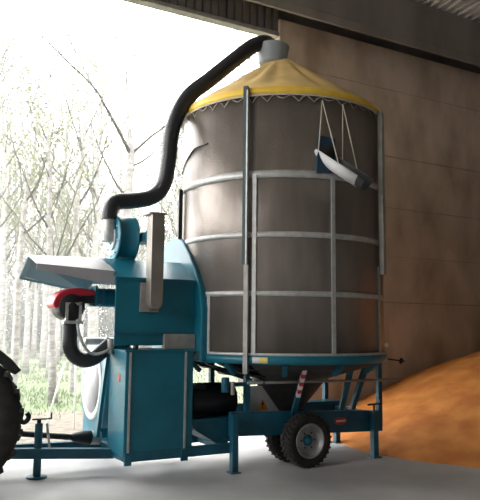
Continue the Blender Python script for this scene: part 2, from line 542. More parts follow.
# burner
bu = MB()
bu.prism([(-3.06, 2.09), (-3.01, 2.15), (-2.90, 2.20), (-2.76, 2.21), (-2.58, 2.19), (-2.58, 2.12), (-2.72, 2.12), (-2.80, 2.09), (-2.88, 2.02), (-2.98, 1.97), (-3.06, 1.96), (-3.085, 2.02)], 1, 0.14, 0.52)
bu = bu.build('burner', M['red'], D, bevel=0.02, label='red burner casing')
mo = MB()
mo.cyl((-2.86, 0.12, 1.98), (-2.86, 0.54, 1.98), 0.155, 28)
mo.box(-2.80, -2.58, 0.2, 0.5, 2.03, 2.15)
mo.build('burner_motor', M['black'], bu)
MB().cyl((-2.86, 0.085, 1.98), (-2.86, 0.14, 1.98), 0.055, 18).build('motor_cap', M['dark'], bu)
b = MB()
b.box(-2.94, -2.91, 0.09, 0.14, 1.80, 2.0); b.box(-2.78, -2.75, 0.09, 0.14, 1.80, 2.04)
b.box(-2.94, -2.75, 0.09, 0.14, 2.0, 2.03); b.box(-2.96, -2.73, 0.08, 0.2, 1.78, 1.815)
b.build('motor_bracket', M['galv'], bu)
b = MB()
b.cyl((-2.60, 0.35, 2.11), (-2.20, 0.35, 2.11), 0.115, 24)
b.box(-2.56, -2.53, 0.20, 0.50, 2.0, 2.25); b.box(-2.46, -2.43, 0.22, 0.48, 2.0, 2.22)
b.build('burner_flange', M['teal'], bu)
hp = [(-2.86, 0.2, 1.84), (-2.855, 0.2, 1.70), (-2.85, 0.2, 1.52), (-2.79, 0.2, 1.40), (-2.68, 0.19, 1.345), (-2.56, 0.18, 1.37), (-2.46, 0.17, 1.45), (-2.34, 0.16, 1.56)]
corrugated(spline(hp, 10), 0.088, 'air_hose', bu, M['hose'], pitch=0.03, depth=0.004)
hp = [(-2.80, 0.10, 1.83), (-2.78, 0.085, 1.68), (-2.70, 0.075, 1.50), (-2.60, 0.07, 1.425), (-2.48, 0.065, 1.44), (-2.36, 0.06, 1.51), (-2.32, 0.08, 1.55)]
MB().tube(spline(hp, 8), 0.018, 8).build('fuel_pipe', M['galv'], bu)
MB().cyl((-2.385, 0.08, 1.42), (-2.385, 0.08, 1.60), 0.04, 16).build('fuel_filter', M['galv_dull'], bu)

# lower cabinet with corner strips
lc = MB().box(-2.352, -1.50, -0.41, 0.20, 0.28, 1.47).build('drive_cabinet', M['teal'], D, bevel=0.01)
for u in (-2.30, -1.605):
    MB().box(u - 0.012, u + 0.012, -0.424, -0.408, 0.30, 1.46).build('edge_strip', M['galv'], lc)
for u in (-2.30, -1.605):
    MB().box(u - 0.04, u + 0.04, -0.438, -0.40, 0.19, 0.33).build('foot_bracket', M['teal_dark'], lc)
MB().box(-2.37, -1.48, -0.43, 0.22, 1.465, 1.485).build('cabinet_lid', M['teal'], lc)
MB().cyl((-2.22, -0.36, 1.485), (-2.22, -0.36, 1.535), 0.03, 14).build('lid_knob', M['dark'], lc)
MB().box(-2.357, -2.351, -0.22, -0.13, 1.11, 1.20).build('sticker', M['red_flat'], lc)

# big hot-air fan behind the cabinet
bf = MB()
bf.lathe([(0.20, 0.0), (0.56, 0.0), (0.62, 0.02), (0.62, 0.40), (0.60, 0.42), (0, 0.42)], (-2.32, 1.05, 0.98), (1, 0, 0), 48)
bf.box(-2.30, -1.92, 0.75, 1.5, 0.3, 0.6)
bf = bf.build('hot_air_fan', M['teal'], D)
MB().lathe([(0.38, -0.015), (0.46, -0.015), (0.46, 0.01), (0.38, 0.01)], (-2.32, 1.05, 0.98), (1, 0, 0), 48, closed_prof=True).build('fan_ring', M['white'], bf)
MB().lathe([(0.0, 0.0), (0.39, 0.0), (0.39, 0.02), (0, 0.02)], (-2.33, 1.05, 0.98), (1, 0, 0), 40).build('fan_inlet', M['hood_grey'], bf)
MB().cyl((-2.52, 0.78, 1.56), (-2.10, 0.78, 1.56), 0.05, 14).build('fan_pipe', M['galv'], bf)
MB().bar((-2.46, 0.28, 0.42), (-2.36, 0.28, 1.44), 0.10, 0.04).build('brace', M['teal'], D)

# hot-air plenum between cabinet and drum
poly = [(-0.45, 1.34), (-0.45, 2.0), (-0.38, 2.22), (-0.26, 2.45), (-0.06, 2.68), (0.2, 2.90), (0.5, 2.98), (0.8, 2.90), (1.05, 2.66), (1.2, 2.3), (1.2, 1.34)]
pl = MB().prism(poly, 0, -1.425, -1.15).build('air_plenum', M['teal'], D, bevel=0.02)

# hopper under the drum
hop = MB().lathe([(0.60, 1.12), (0.52, 1.08), (0.10, 0.56), (0.10, 0.44), (0, 0.44)], (0.13, 0, 0), n=64).build('hopper', M['hopper'], D)
aA = math.atan2(Vector((-1.02, -0.94, 0)).dot(basis((0, 0, 1))[1]), Vector((-1.02, -0.94, 0)).dot(basis((0, 0, 1))[0]))
MB().lathe([(1.38, 1.345), (1.37, 1.32), (0.56, 1.06), (0.56, 1.085), (1.36, 1.345)], n=64, a0=aA, a1=aA + math.radians(255), closed_prof=True).build('floor_sheet', M['hopper'], hop)
for k in range(5):
    a = math.radians(140 + k * 18)
    c, s_ = math.cos(a), math.sin(a)
    MB().bar((c * 1.37, s_ * 1.37, 1.33), (c * 0.60 + .05, s_ * 0.60, 1.08), 0.022, 0.025).build('slat', M['dark'], hop)
for rr, zz_ in ((1.12, 1.245), (0.86, 1.155)):
    MB().tube([(rr * math.cos(math.radians(135 + k * 6)), rr * math.sin(math.radians(135 + k * 6)), zz_) for k in range(16)], 0.016, 6).build('slat_ring', M['dark'], hop)
for k in range(12):
    a = math.radians(-210 + k * 30)
    c, s_ = math.cos(a), math.sin(a)
    MB().bar((c * 1.38, s_ * 1.38, 1.335), (c * 1.22, s_ * 1.22, 1.20), 0.06, 0.05).build('gusset', M['teal_dark'], hop)

# chassis
ch = MB()
ch.hull8([(-0.98, -0.42, 0.42), (1.43, -0.42, 0.335), (1.43, -0.34, 0.335), (-0.98, -0.34, 0.42),
          (-0.98, -0.42, 0.715), (1.43, -0.42, 0.615), (1.43, -0.34, 0.615), (-0.98, -0.34, 0.715)])
ch.hull8([(-0.98, 0.58, 0.42), (1.43, 0.58, 0.335), (1.43, 0.66, 0.335), (-0.98, 0.66, 0.42),
          (-0.98, 0.58, 0.715), (1.43, 0.58, 0.615), (1.43, 0.66, 0.615), (-0.98, 0.66, 0.715)])
ch.box(-2.34, -0.90, -0.42, -0.32, 0.225, 0.335)
ch.box(-2.36, -0.90, 0.56, 0.66, 0.20, 0.33)
for u in (-2.32, -1.5, -0.98):
    ch.box(u, u + 0.08, -0.36, 0.62, 0.21, 0.32)
for u in (-0.6, 0.5, 1.34):
    ch.box(u, u + 0.08, -0.38, 0.62, 0.42, 0.58)
ch = ch.build('chassis_frame', M['teal_dark'], D, bevel=0.008)
# drawbar
db = MB()
db.bar((-2.30, 0.08, 0.247), (-3.62, 0.38, 0.298), 0.10, 0.115)
db.bar((-2.30, 0.08, 0.255), (-2.30, -0.38, 0.28), 0.08, 0.10)
db.bar((-2.34, 0.60, 0.265), (-3.62, 0.44, 0.32), 0.10, 0.12)
db.box(-3.95, -3.58, 0.30, 0.50, 0.26, 0.34)
db.build('drawbar', M['teal_dark'], ch, bevel=0.006)
# support legs
def leg(name, u, v, top, bot=0.0, w_=0.085, m=M['teal_dark']):
    o = MB().box(u - w_ / 2, u + w_ / 2, v - w_ / 2, v + w_ / 2, bot + 0.012, top).build(name, m, ch, bevel=0.006)
    MB().box(u - w_ * 0.8, u + w_ * 0.8, v - w_ * 0.8, v + w_ * 0.8, bot, bot + 0.014).build('foot_plate', m, o)
    return o
def crank(o, u, v, z, m=M['dark']):
    b = MB()
    b.cyl((u, v, z - 0.06), (u, v, z + 0.03), 0.014, 10)
    b.cyl((u - 0.11, v, z + 0.03), (u + 0.11, v, z + 0.035), 0.012, 10)
    b.cyl((u + 0.11, v, z + 0.025), (u + 0.11, v, z + 0.10), 0.012, 10)
    b.build('crank_handle', m, o)
l1 = leg('support_leg', -0.965, -0.47, 0.69)
b = MB()
b.cyl((-1.07, -0.42, 0.96), (-1.07, -0.42, 1.14), 0.05, 18)
b.bar((-1.07, -0.42, 1.05), (-0.75, -0.40, 1.05), 0.05)
b = b.build('chain_tensioner', M['teal_dark'], D)
MB().cyl((-0.99, -0.47, 0.93), (-0.99, -0.47, 1.09), 0.028, 14).build('tensioner_screw', M['galv_dull'], b)
l2 = leg('support_leg', 1.235, -0.47, 0.63)
crank(l2, 1.235, -0.47, 0.685)
leg('support_leg', 1.47, 0.70, 0.60)
jk = MB().cyl((-3.15, 0.29, 0.02), (-3.15, 0.29, 0.62), 0.045, 18).build('parking_jack', M['teal_dark'], ch)
MB().cyl((-3.15, 0.29, 0.0), (-3.15, 0.29, 0.02), 0.12, 20).build('foot_plate', M['teal_dark'], jk)
b = MB()
b.cyl((-3.15, 0.29, 0.62), (-3.15, 0.29, 0.67), 0.025, 12)
b.cyl((-3.23, 0.29, 0.665), (-3.01, 0.29, 0.665), 0.01, 10)
b.cyl((-3.01, 0.29, 0.66), (-3.01, 0.29, 0.735), 0.01, 10)
b.build('crank_handle', M['dark'], jk)
MB().bar((-3.03, 0.24, 0.34), (-3.07, 0.24, 0.62), 0.025, 0.025).build('locking_lever', M['galv'], jk)

# posts and struts that carry the drum
for p_, q_ in (((-0.75, -0.39, 0.70), (-0.75, -0.39, 1.34)), ((1.395, -0.39, 0.40), (1.395, -0.39, 1.34)),
               ((0.514, -0.92, 1.34), (0.70, -0.43, 0.68)), ((1.12, -0.5, 1.34), (0.90, -0.40, 0.66)),
               ((-0.75, 0.62, 0.70), (-0.75, 0.62, 1.34)), ((1.2, 0.62, 0.62), (1.2, 0.62, 1.34))):
    MB().bar(p_, q_, 0.065, 0.065).build('strut', M['teal_dark'], ch)
st = MB().bar((-0.35, -1.13, 1.345), (-0.08, -0.44, 0.65), 0.06, 0.06).build('strut', M['teal_dark'], ch)
sa, sb = Vector((-0.35, -1.13, 1.345)), Vector((-0.08, -0.44, 0.65))
so_ = Vector((-0.02, -0.025, -0.015))
b0, b1 = sa.lerp(sb, 0.09) + so_, sa.lerp(sb, 0.60) + so_
for k in range(7):
    MB().bar(b0.lerp(b1, k / 7), b0.lerp(b1, (k + 1) / 7), 0.05, 0.05).build('reflective_stripe', M['white'] if k % 2 == 0 else M['red_flat'], st,
                                                                          label='white reflective stripe' if k % 2 == 0 else 'red reflective stripe')
MB().bar((-0.75, -0.39, 1.09), (-0.75, -0.82, 1.095), 0.03).build('rail_bracket', M['teal_dark'], ch)
MB().cyl((-0.97, -0.80, 1.098), (1.443, -0.80, 1.075), 0.018, 10).build('side_rail', M['galv_dull'], ch)
b = MB()
b.bar((1.10, -0.93, 1.36), (1.34, -0.98, 1.33), 0.02); b.bar((1.28, -0.97, 1.30), (1.30, -0.97, 1.37), 0.03)
b.build('rim_latch', M['dark'], D)


# gearbox and trough between the cabinet and the hopper
gb = MB()
gb.cyl((-1.40, 0.0, 0.83), (-0.78, 0.0, 0.83), 0.22, 28)
gb.box(-1.5, -1.2, -0.15, 0.35, 0.6, 1.03)
gb.build('auger_gearbox', M['dark'], D)
MB().prism([(-1.50, 0.64), (-0.80, 0.64), (-0.86, 0.35), (-1.12, 0.33), (-1.40, 0.50)], 1, -0.30, 0.35).build('auger_trough', M['teal_dark'], D)

# pale panel with warning triangle, small white box beside it
pn = MB().box(-0.55, 0.10, -0.02, 0.02, 0.55, 0.98).build('side_panel', M['panel'], D)
b = MB().prism([(-0.385, 0.665), (-0.215, 0.665), (-0.30, 0.81)], 1, -0.028, -0.019)
tr = b.build('warning_triangle', M['orange'], pn)
b = MB().prism([(-0.31, 0.715), (-0.29, 0.715), (-0.285, 0.77), (-0.315, 0.77)], 1, -0.031, -0.027)
b.box(-0.31, -0.29, -0.031, -0.027, 0.685, 0.703)
b.build('exclamation_mark', M['dark'], tr)

# oval badge on the frame, label on the base ring
b = MB().lathe([(0, 0), (1, 0), (1, 0.006), (0, 0.006)], n=32)
bmesh.ops.transform(b.bm, matrix=Matrix.Translation((0.69, -0.42, 0.515)) @ Matrix.Rotation(PI / 2, 4, 'X') @ Matrix.Diagonal((0.105, 0.05, 1, 1)), verts=b.bm.verts[:])
bd = b.build('oval_badge', M['red_flat'], ch)
b = MB()
for k, (x0, x1) in enumerate(((-0.07, -0.05), (-0.04, -0.012), (-0.002, 0.022), (0.032, 0.05), (0.058, 0.075))):
    b.box(0.69 + x0, 0.69 + x1, -0.429, -0.425, 0.502, 0.528)
b.build('badge_lettering', M['white'], bd)
def ring_sticker(a0, a1, m, name):
    MB().lathe([(R0 + 0.031, 1.345), (R0 + 0.034, 1.345), (R0 + 0.034, 1.415), (R0 + 0.031, 1.415)], n=8, a0=a0, a1=a1, closed_prof=True).build(name, m, D)
# lathe angle 0 points along basis x of +Z
bx_, by_, _ = basis((0, 0, 1))
def lathe_angle(px, py):
    v = Vector((px, py, 0))
    return math.atan2(v.dot(by_), v.dot(bx_))
aL = lathe_angle(-0.968, -1.039)
ring_sticker(aL - 0.045, aL + 0.012, M['panel'], 'sticker')
ring_sticker(aL + 0.012, aL + 0.085, M['yellow'], 'sticker')

# discharge spout with its cords
sp0, sp1 = Vector((-0.25, -1.30, 3.93)), Vector((0.04, -1.73, 3.545))
xx, yy, dd = basis(sp1 - sp0)
up = Vector((0, 0, 1)); up = (up - dd * up.dot(dd)).normalized(); sd = dd.cross(up)
ROT = Matrix.Rotation(math.radians(14), 3, dd)
up, sd = ROT @ up, ROT @ sd
b = MB()
RR = 0.14
def arc(c, r):
    return [c + (sd * math.cos(a) + up * math.sin(a)) * r for a in [PI - 0.15 + (PI + 0.3) * k / 14 for k in range(15)]]
O0, O1, I0, I1 = arc(sp0, RR), arc(sp1, RR), arc(sp0, RR - 0.008), arc(sp1, RR - 0.008)
vv = [[b.bm.verts.new(p) for p in L_] for L_ in (O0, O1, I0, I1)]
for i in range(14):
    for A_, B_ in ((0, 1), (3, 2), (2, 0), (1, 3)):
        f = b.bm.faces.new((vv[A_][i], vv[A_][i + 1], vv[B_][i + 1], vv[B_][i])); f.smooth = A_ in (0, 3)
for i in (0, 14):
    b.bm.faces.new((vv[0][i], vv[1][i], vv[3][i], vv[2][i]))
so = b.build('discharge_spout', M['panel'], D)
b = MB()
q0 = Vector((-0.235, -1.385, 3.86))
nrm = Vector((q0.x, q0.y, 0)).normalized()
t_ = Vector((-nrm.y, nrm.x, 0)); zz = Vector((0, 0, 1))
q_ = [q0 + t_ * a_ + zz * c_ for a_, c_ in ((-0.13, -0.24), (0.13, -0.22), (0.12, 0.2), (-0.10, 0.22))]
b.hull8([p - nrm * 0.03 for p in q_] + [p + nrm * 0.03 for p in q_])
b.build('outlet_collar', M['navy'], so)
b = MB().lathe([(0, 0.0), (0.11, 0.0), (0.11, 0.02), (0, 0.02)], q0 + nrm * 0.015, nrm, 28)
b.build('outlet_opening', M['dark'], so)  # dark disc stands for the shade inside the outlet hole
SL, SR = (0, 14) if O1[0].x < O1[14].x else (14, 0)
cw = [(( -0.29, -1.40, 4.53), (O0[SL] * 0.93 + O1[SL] * 0.07)), ((-0.29, -1.40, 4.53), (O0[SL] * 0.45 + O1[SL] * 0.55)),
      ((0.0, -1.43, 4.52), (O0[SR] * 0.60 + O1[SR] * 0.40)), ((0.0, -1.43, 4.52), (O0[SR] * 0.25 + O1[SR] * 0.75))]
for a_, c_ in cw:
    MB().tube([a_, c_], 0.007, 6).build('suspension_cord', M['rope'], so)

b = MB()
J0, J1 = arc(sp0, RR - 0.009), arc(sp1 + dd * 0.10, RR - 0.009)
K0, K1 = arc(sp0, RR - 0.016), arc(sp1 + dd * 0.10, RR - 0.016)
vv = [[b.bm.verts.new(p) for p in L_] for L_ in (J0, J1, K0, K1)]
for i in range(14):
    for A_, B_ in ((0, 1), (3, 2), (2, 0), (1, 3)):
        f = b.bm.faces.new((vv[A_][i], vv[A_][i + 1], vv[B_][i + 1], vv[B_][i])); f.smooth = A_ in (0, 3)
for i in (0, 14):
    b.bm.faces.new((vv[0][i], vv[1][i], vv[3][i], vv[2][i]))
b.build('spout_shade_lining', M['lining'], so, label='inner trough of the spout, coloured dark for its shade')  # inside of the trough, with its shade put into the colour

# wheels (dual pair on each side)
def make_wheel(v, out):
    s_ = -1 if out else 1
    c = (0.025, v, 0.336)
    t = MB()
    prof = [(0.205, -0.085), (0.24, -0.105), (0.29, -0.108), (0.318, -0.095), (0.33, -0.06), (0.33, 0.06), (0.318, 0.095), (0.29, 0.108), (0.24, 0.105), (0.205, 0.085)]
    t.lathe(prof, c, (0, 1, 0), 64, closed_prof=True)
    for k in range(30):
        for sgn in (-1, 1):
            a = 2 * PI * (k + (0.5 if sgn > 0 else 0)) / 30
            ct, sn = math.cos(a), math.sin(a)
            a2 = a + 0.10
            p0 = Vector((c[0] + ct * 0.330, v + sgn * 0.01, c[2] + sn * 0.330))
            p1 = Vector((c[0] + math.cos(a2) * 0.322, v + sgn * 0.098, c[2] + math.sin(a2) * 0.322))
            t.bar(p0, p1, 0.028, 0.022)
    wl = t.build('wheel', M['tyre'], D, label='black treaded tyre')
    MB().lathe([(0.212, -0.09), (0.218, -0.10), (0.205, -0.102), (0.196, -0.085), (0.19, -0.03), (0.15, -0.015), (0.13, -0.035), (0.07, -0.04), (0.0, -0.04),
                (0.0, 0.02), (0.15, 0.02), (0.2, 0.03), (0.212, 0.09)], c, (0, 1, 0) if s_ < 0 else (0, -1, 0), 48).build('rim', M['rim'], wl)
    e = Vector((0, s_, 0))
    cc = Vector(c)
    MB().lathe([(0, 0.075), (0.035, 0.075), (0.045, 0.06), (0.05, 0.045), (0.075, 0.04), (0.075, 0.03), (0, 0.03)], cc, e, 20).build('hub', M['teal'], wl)
    for k in range(6):
        a = k * PI / 3
        q = cc + Vector((0.1 * math.cos(a), 0, 0.1 * math.sin(a))) + e * 0.03
        MB().cyl(q, q + e * 0.025, 0.011, 6).build('wheel_nut', M['dark'], wl)
    return wl
make_wheel(-0.575, True)
make_wheel(-0.20, True)
MB().cyl((0.025, -0.52, 0.336), (0.025, 0.60, 0.336), 0.05, 16).build('axle', M['dark'], D)
MB().bar((0.025, -0.02, 0.336), (0.025, -0.02, 0.47), 0.1).build('axle_bracket', M['dark'], D)
# plate in the lighter teal, painting the backlit top of the far frame
MB().box(0.30, 1.30, 0.30, 0.57, 0.64, 0.69).build('backlit_frame_top', M['teal'], ch)

# ------------------------------------------------------------------ tractor (only its rear wheel shows)
T = thing('tractor', 'black rear wheel and mudguard of a tractor at the left edge of the photo', 'tractor')
def tractor_wheel(v0, v1, sgn):
    c = (-4.23, (v0 + v1) / 2, 0.77)
    h = abs(v1 - v0) / 2
    t = MB()
    t.lathe([(0.42, -h * 0.85), (0.55, -h), (0.68, -h), (0.735, -h * 0.8), (0.745, -h * 0.4), (0.745, h * 0.4), (0.735, h * 0.8), (0.68, h), (0.55, h), (0.42, h * 0.85)],
            c, (0, 1, 0), 64, closed_prof=True)
    for k in range(22):
        for sg in (-1, 1):
            a = 2 * PI * (k + (0.5 if sg > 0 else 0)) / 22
            a2 = a + 0.14
            p0 = Vector((c[0] + math.cos(a) * 0.748, c[1] + sg * 0.01, c[2] + math.sin(a) * 0.748))
            p1 = Vector((c[0] + math.cos(a2) * 0.735, c[1] + sg * h * 0.97, c[2] + math.sin(a2) * 0.735))
            t.bar(p0, p1, 0.05, 0.05)
    wl = t.build('rear_wheel', M['tyre'], T)
    MB().lathe([(0.43, h * 0.85), (0.40, h * 0.8), (0.38, h * 0.3), (0.2, h * 0.1), (0.12, h * 0.35), (0, h * 0.35), (0, -h * 0.2), (0.4, -h * 0.2), (0.43, -h * 0.85)], c, (0, sgn, 0), 40).build('rim', M['dark'], wl)
tractor_wheel(-0.52, -0.14, -1)
tractor_wheel(1.00, 1.38, 1)
for v0, v1 in ((-0.50, 0.0), (0.86, 1.36)):
    o_, i_ = [], []
    for k in range(13):
        a = math.radians(36 + 118 * k / 12)
        o_.append((-4.23 + 0.875 * math.cos(a), 0.77 + 0.875 * math.sin(a)))
        i_.append((-4.23 + 0.80 * math.cos(a), 0.77 + 0.80 * math.sin(a)))
    MB().prism(o_ + i_[::-1], 1, v0, v1).build('mudguard', M['black'], T)
b = MB()
b.box(-5.9, -4.0, 0.16, 0.70, 0.55, 1.0); b.box(-4.5, -4.1, -0.2, 1.06, 0.62, 0.9)
b.build('transmission', M['dark'], T, bevel=0.03)
b = MB()
b.prism([(-7.0, 0.75), (-7.0, 1.25), (-6.9, 1.35), (-5.7, 1.45), (-5.6, 1.3), (-5.6, 0.75)], 1, 0.12, 0.74)
b.build('engine_hood', M['dark'], T, bevel=0.04)
b = MB()
b.box(-4.75, -4.35, 0.18, 0.68, 1.10, 1.22); b.hull8([(-4.42, 0.18, 1.2), (-4.32, 0.18, 1.2), (-4.32, 0.68, 1.2), (-4.42, 0.68, 1.2), (-4.32, 0.2, 1.6), (-4.25, 0.2, 1.6), (-4.25, 0.66, 1.6), (-4.32, 0.66, 1.6)])
b.box(-4.6, -4.5, 0.38, 0.48, 0.95, 1.12)
b.build('seat', M['black'], T, bevel=0.03)
for v in (-0.15, 0.85):
    MB().cyl((-6.6, v, 0.42), (-6.6, v + 0.2, 0.42), 0.42, 36).build('front_wheel', M['tyre'], T)
MB().bar((-6.6, 0.0, 0.45), (-6.6, 0.9, 0.45), 0.1).build('front_axle', M['dark'], T)
# lift arms, drawbar pin and hook
b = MB()
b.bar((-4.2, 0.2, 0.62), (-3.72, 0.22, 0.42), 0.05); b.bar((-4.2, 0.62, 0.62), (-3.72, 0.60, 0.42), 0.05)
b.box(-4.1, -3.70, 0.34, 0.46, 0.36, 0.42)
b.build('hitch', M['dark'], T)
hk = [(-3.70, 0.1, 0.62), (-3.52, 0.1, 0.70), (-3.44, 0.1, 0.72), (-3.40, 0.1, 0.69), (-3.36, 0.1, 0.665), (-3.32, 0.1, 0.69), (-3.31, 0.1, 0.735), (-3.335, 0.1, 0.77)]
MB().tube(spline(hk, 6), 0.028, 10).build('lift_hook', M['dark'], T)
MB().bar((-4.1, 0.06, 0.62), (-3.66, 0.1, 0.63), 0.05).build('lift_arm', M['dark'], T)

# drive shaft from tractor to cabinet
P = thing('drive_shaft', 'black guarded drive shaft reaching from the tractor to the teal dryer', 'drive shaft')
MB().cyl((-3.75, 0.47, 0.545), (-2.70, 0.47, 0.40), 0.035, 16).build('shaft_tube', M['black'], P)
MB().lathe([(0.036, 0), (0.05, 0.02), (0.085, 0.16), (0.085, 0.24), (0.07, 0.25), (0.0, 0.25)], (-2.72, 0.47, 0.405), (0.99, 0, -0.1), 20).build('guard_cone', M['black'], P)
MB().cyl((-2.49, 0.47, 0.38), (-2.36, 0.47, 0.37), 0.08, 18).build('coupling', M['galv_dull'], P)

# ------------------------------------------------------------------ maize heap
def heap_h(x, y):
    d = math.hypot(x - 7.0, y * (1.0 if y > 0 else 1.42))
    n1 = noise.noise(Vector((x * 0.55, y * 0.55, 3.1))) * 0.30 + noise.noise(Vector((x * 1.7, y * 1.7, 8.1))) * 0.06
    h = (5.62 + n1 - d) * 0.385
    if h < 0.25:
        h -= 0.02
    h += noise.noise(Vector((x * 5, y * 5, 1.3))) * 0.022 * max(0, min(1, (h + 0.1) / 0.2))
    d2 = math.hypot(x - 3.4, y + 0.75)
    h = max(h, (1.45 - d2) * 0.30 + noise.noise(Vector((x * 3, y * 3, 5.0))) * 0.05)
    return min(h, 2.0 + 0.03 * h)
b = MB()
nx, ny = 190, 110
gx0, gx1, gy0, gy1 = 0.9, 14.0, -5.9, 2.198
grid = []
for i in range(nx + 1):
    row = []
    for j in range(ny + 1):
        ti = (i / nx) ** 1.5
        x = gx0 + (gx1 - gx0) * ti; y = gy1 + (gy0 - gy1) * j / ny
        row.append(b.bm.verts.new((x, y, max(-0.05, heap_h(x, y)))))
    grid.append(row)
for i in range(nx):
    for j in range(ny):
        q = (grid[i][j], grid[i + 1][j], grid[i + 1][j + 1], grid[i][j + 1])
        if max(v.co.z for v in q) > -0.04:
            f = b.bm.faces.new(q); f.smooth = True
loose = [v for v in b.bm.verts if not v.link_faces]
for v in loose:
    b.bm.verts.remove(v)
heap = b.build('grain_heap', M['grain'], kind='stuff')
tag(heap, 'large heap of loose orange maize against the concrete wall', 'grain heap')

# stakes standing outside on the grass
k_ = MB().cyl((-1.823, 3.77, -0.1), (-1.845, 3.77, 1.12), 0.014, 8).build('stake', M['white'])
tag(k_, 'thin upright white stake on the grass left of the teal fan', 'stake')
k_ = MB().cyl((-2.03, 5.0, -0.1), (-1.73, 5.0, 1.06), 0.018, 8).build('stake', M['white'])
tag(k_, 'thin pale stake leaning to the right above the jack crank', 'stake')

# small round white knob fixed to the wall right of the drum
k_ = MB().cyl((3.80, 2.20, 1.45), (3.80, 2.165, 1.45), 0.045, 18).build('wall_knob', M['white'])
tag(k_, 'small round white knob on the concrete wall right of the drum', 'knob')

# ------------------------------------------------------------------ trees outside
def make_tree(seed, name='poplar_tree'):
    rnd = random.Random(seed)
    root = bpy.data.objects.new(name, None)
    COL.objects.link(root)
    tb, bb, lf = MB(), MB(), MB()
    H = 11.5
    lean = rnd.uniform(-0.25, 0.25), rnd.uniform(-0.25, 0.25)
    pts, rad = [], []
    for k in range(11):
        t = k / 10
        pts.append(Vector((lean[0] * t * t * 1.5 + rnd.uniform(-0.04, 0.04) * (k > 0), lean[1] * t * t * 1.5 + rnd.uniform(-0.04, 0.04) * (k > 0), H * t - 0.15)))
        rad.append(0.11 * (1 - t) ** 0.75 + 0.012)
    rad[0] *= 1.35
    tb.tube(pts, 0.1, 9, True, rad)
    tips = []
    def at(t):
        f = t * 10; i = min(9, int(f))
        return pts[i].lerp(pts[i + 1], f - i)
    nb = rnd.randint(13, 17)
    for k in range(nb):
        t = 0.27 + 0.66 * (k / nb) + rnd.uniform(-0.02, 0.02)
        a = rnd.uniform(0, 2 * PI)
        L = (1 - t) * 3.6 + 0.8
        s0 = at(t)
        d = Vector((math.cos(a), math.sin(a), rnd.uniform(0.9, 1.7))).normalized()
        P_ = [s0]
        for j in range(1, 5):
            P_.append(P_[-1] + d * L / 4 + Vector((rnd.uniform(-.08, .08), rnd.uniform(-.08, .08), 0.05 * j)))
        r_ = 0.034 * (1 - t * 0.6)
        bb.tube(P_, r_, 6, True, [r_ * (1 - j / 5.0) + 0.004 for j in range(5)])
        tips.append(P_)
        for j in (1, 2, 3):
            d2 = (d + Vector((rnd.uniform(-.9, .9), rnd.uniform(-.9, .9), rnd.uniform(-.2, .5)))).normalized()
            Q_ = [P_[j], P_[j] + d2 * L * 0.2, P_[j] + d2 * L * 0.4 + Vector((0, 0, 0.08))]
            bb.tube(Q_, 0.01, 4, True, [r_ * 0.4, r_ * 0.25, 0.004])
            tips.append(Q_)
    for P_ in tips:
        for q in range(int(34 + 6 * len(P_))):
            i = rnd.randint(1, len(P_) - 1)
            c = P_[i - 1].lerp(P_[i], rnd.random()) + Vector((rnd.gauss(0, .2), rnd.gauss(0, .2), rnd.gauss(0, .2)))
            x_ = Vector((rnd.gauss(0, 1), rnd.gauss(0, 1), rnd.gauss(0, 1))).normalized()
            y_ = x_.cross(Vector((rnd.gauss(0, 1), rnd.gauss(0, 1), rnd.gauss(0, 1)))).normalized()
            s_ = rnd.uniform(0.022, 0.042)
            lf.bm.faces.new([lf.bm.verts.new(c + v_) for v_ in (-x_ * s_, y_ * s_ * 0.8, x_ * s_ * 1.2, -y_ * s_ * 0.8)])
    tr_ = tb.build('trunk', M['bark'], root)
    bb.build('branches', M['branch'], root)
    lf.build('foliage', M['leaf'], root)
    return root
protos = [make_tree(s) for s in (3, 11, 23, 31)]
cx, cy = -4.824, -7.679
ca, sa = math.cos(math.radians(28.5)), math.sin(math.radians(28.5))
def cam_px(x, y):
    dx, dy = x - cx, y - cy
    lx, ly = dx * ca - dy * sa, dx * sa + dy * ca
    return 240 + 650 * lx / ly, ly
def own_tree(lines, seed, label, leaves):
    rnd = random.Random(seed)
    x0, y0 = lines[0][0][0], lines[0][0][1]
    root = thing('poplar_tree', label, 'tree', (x0, y0, -0.02))
    for k, L in enumerate(lines):
        P_ = [Vector((p[0] - x0, p[1] - y0, p[2] + 0.02)) for p in L]
        if k == 0: P_[0].z = -0.2
        fine = spline(P_, 6)
        rad = []
        for i in range(len(fine)):
            f = i / 6; a = min(len(L) - 2, int(f))
            rad.append(L[a][3] + (L[a + 1][3] - L[a][3]) * min(1, f - a))
        MB().tube(fine, 0.1, 10 if k == 0 else 7, True, rad).build('trunk' if k == 0 else 'branch', M['bark'] if k == 0 else M['branch'], root)
        if k == 0: top = fine[-18:]
    lf = MB()
    allp = [Vector((p[0] - x0, p[1] - y0, p[2] + 0.02)) for k, L in enumerate(lines) for p in (L[1:] if k else L[-4:])]
    for q in range(leaves):
        c = rnd.choice(allp) + Vector((rnd.gauss(0, .7), rnd.gauss(0, .7), rnd.gauss(0, .7)))
        x_ = Vector((rnd.gauss(0, 1), rnd.gauss(0, 1), rnd.gauss(0, 1))).normalized()
        y_ = x_.cross(Vector((rnd.gauss(0, 1), rnd.gauss(0, 1), rnd.gauss(0, 1)))).normalized()
        s_ = rnd.uniform(0.02, 0.036)
        lf.bm.faces.new([lf.bm.verts.new(c + v_) for v_ in (-x_ * s_, y_ * s_ * 0.8, x_ * s_ * 1.2, -y_ * s_ * 0.8)])
    lf.build('foliage', M['leaf'], root)
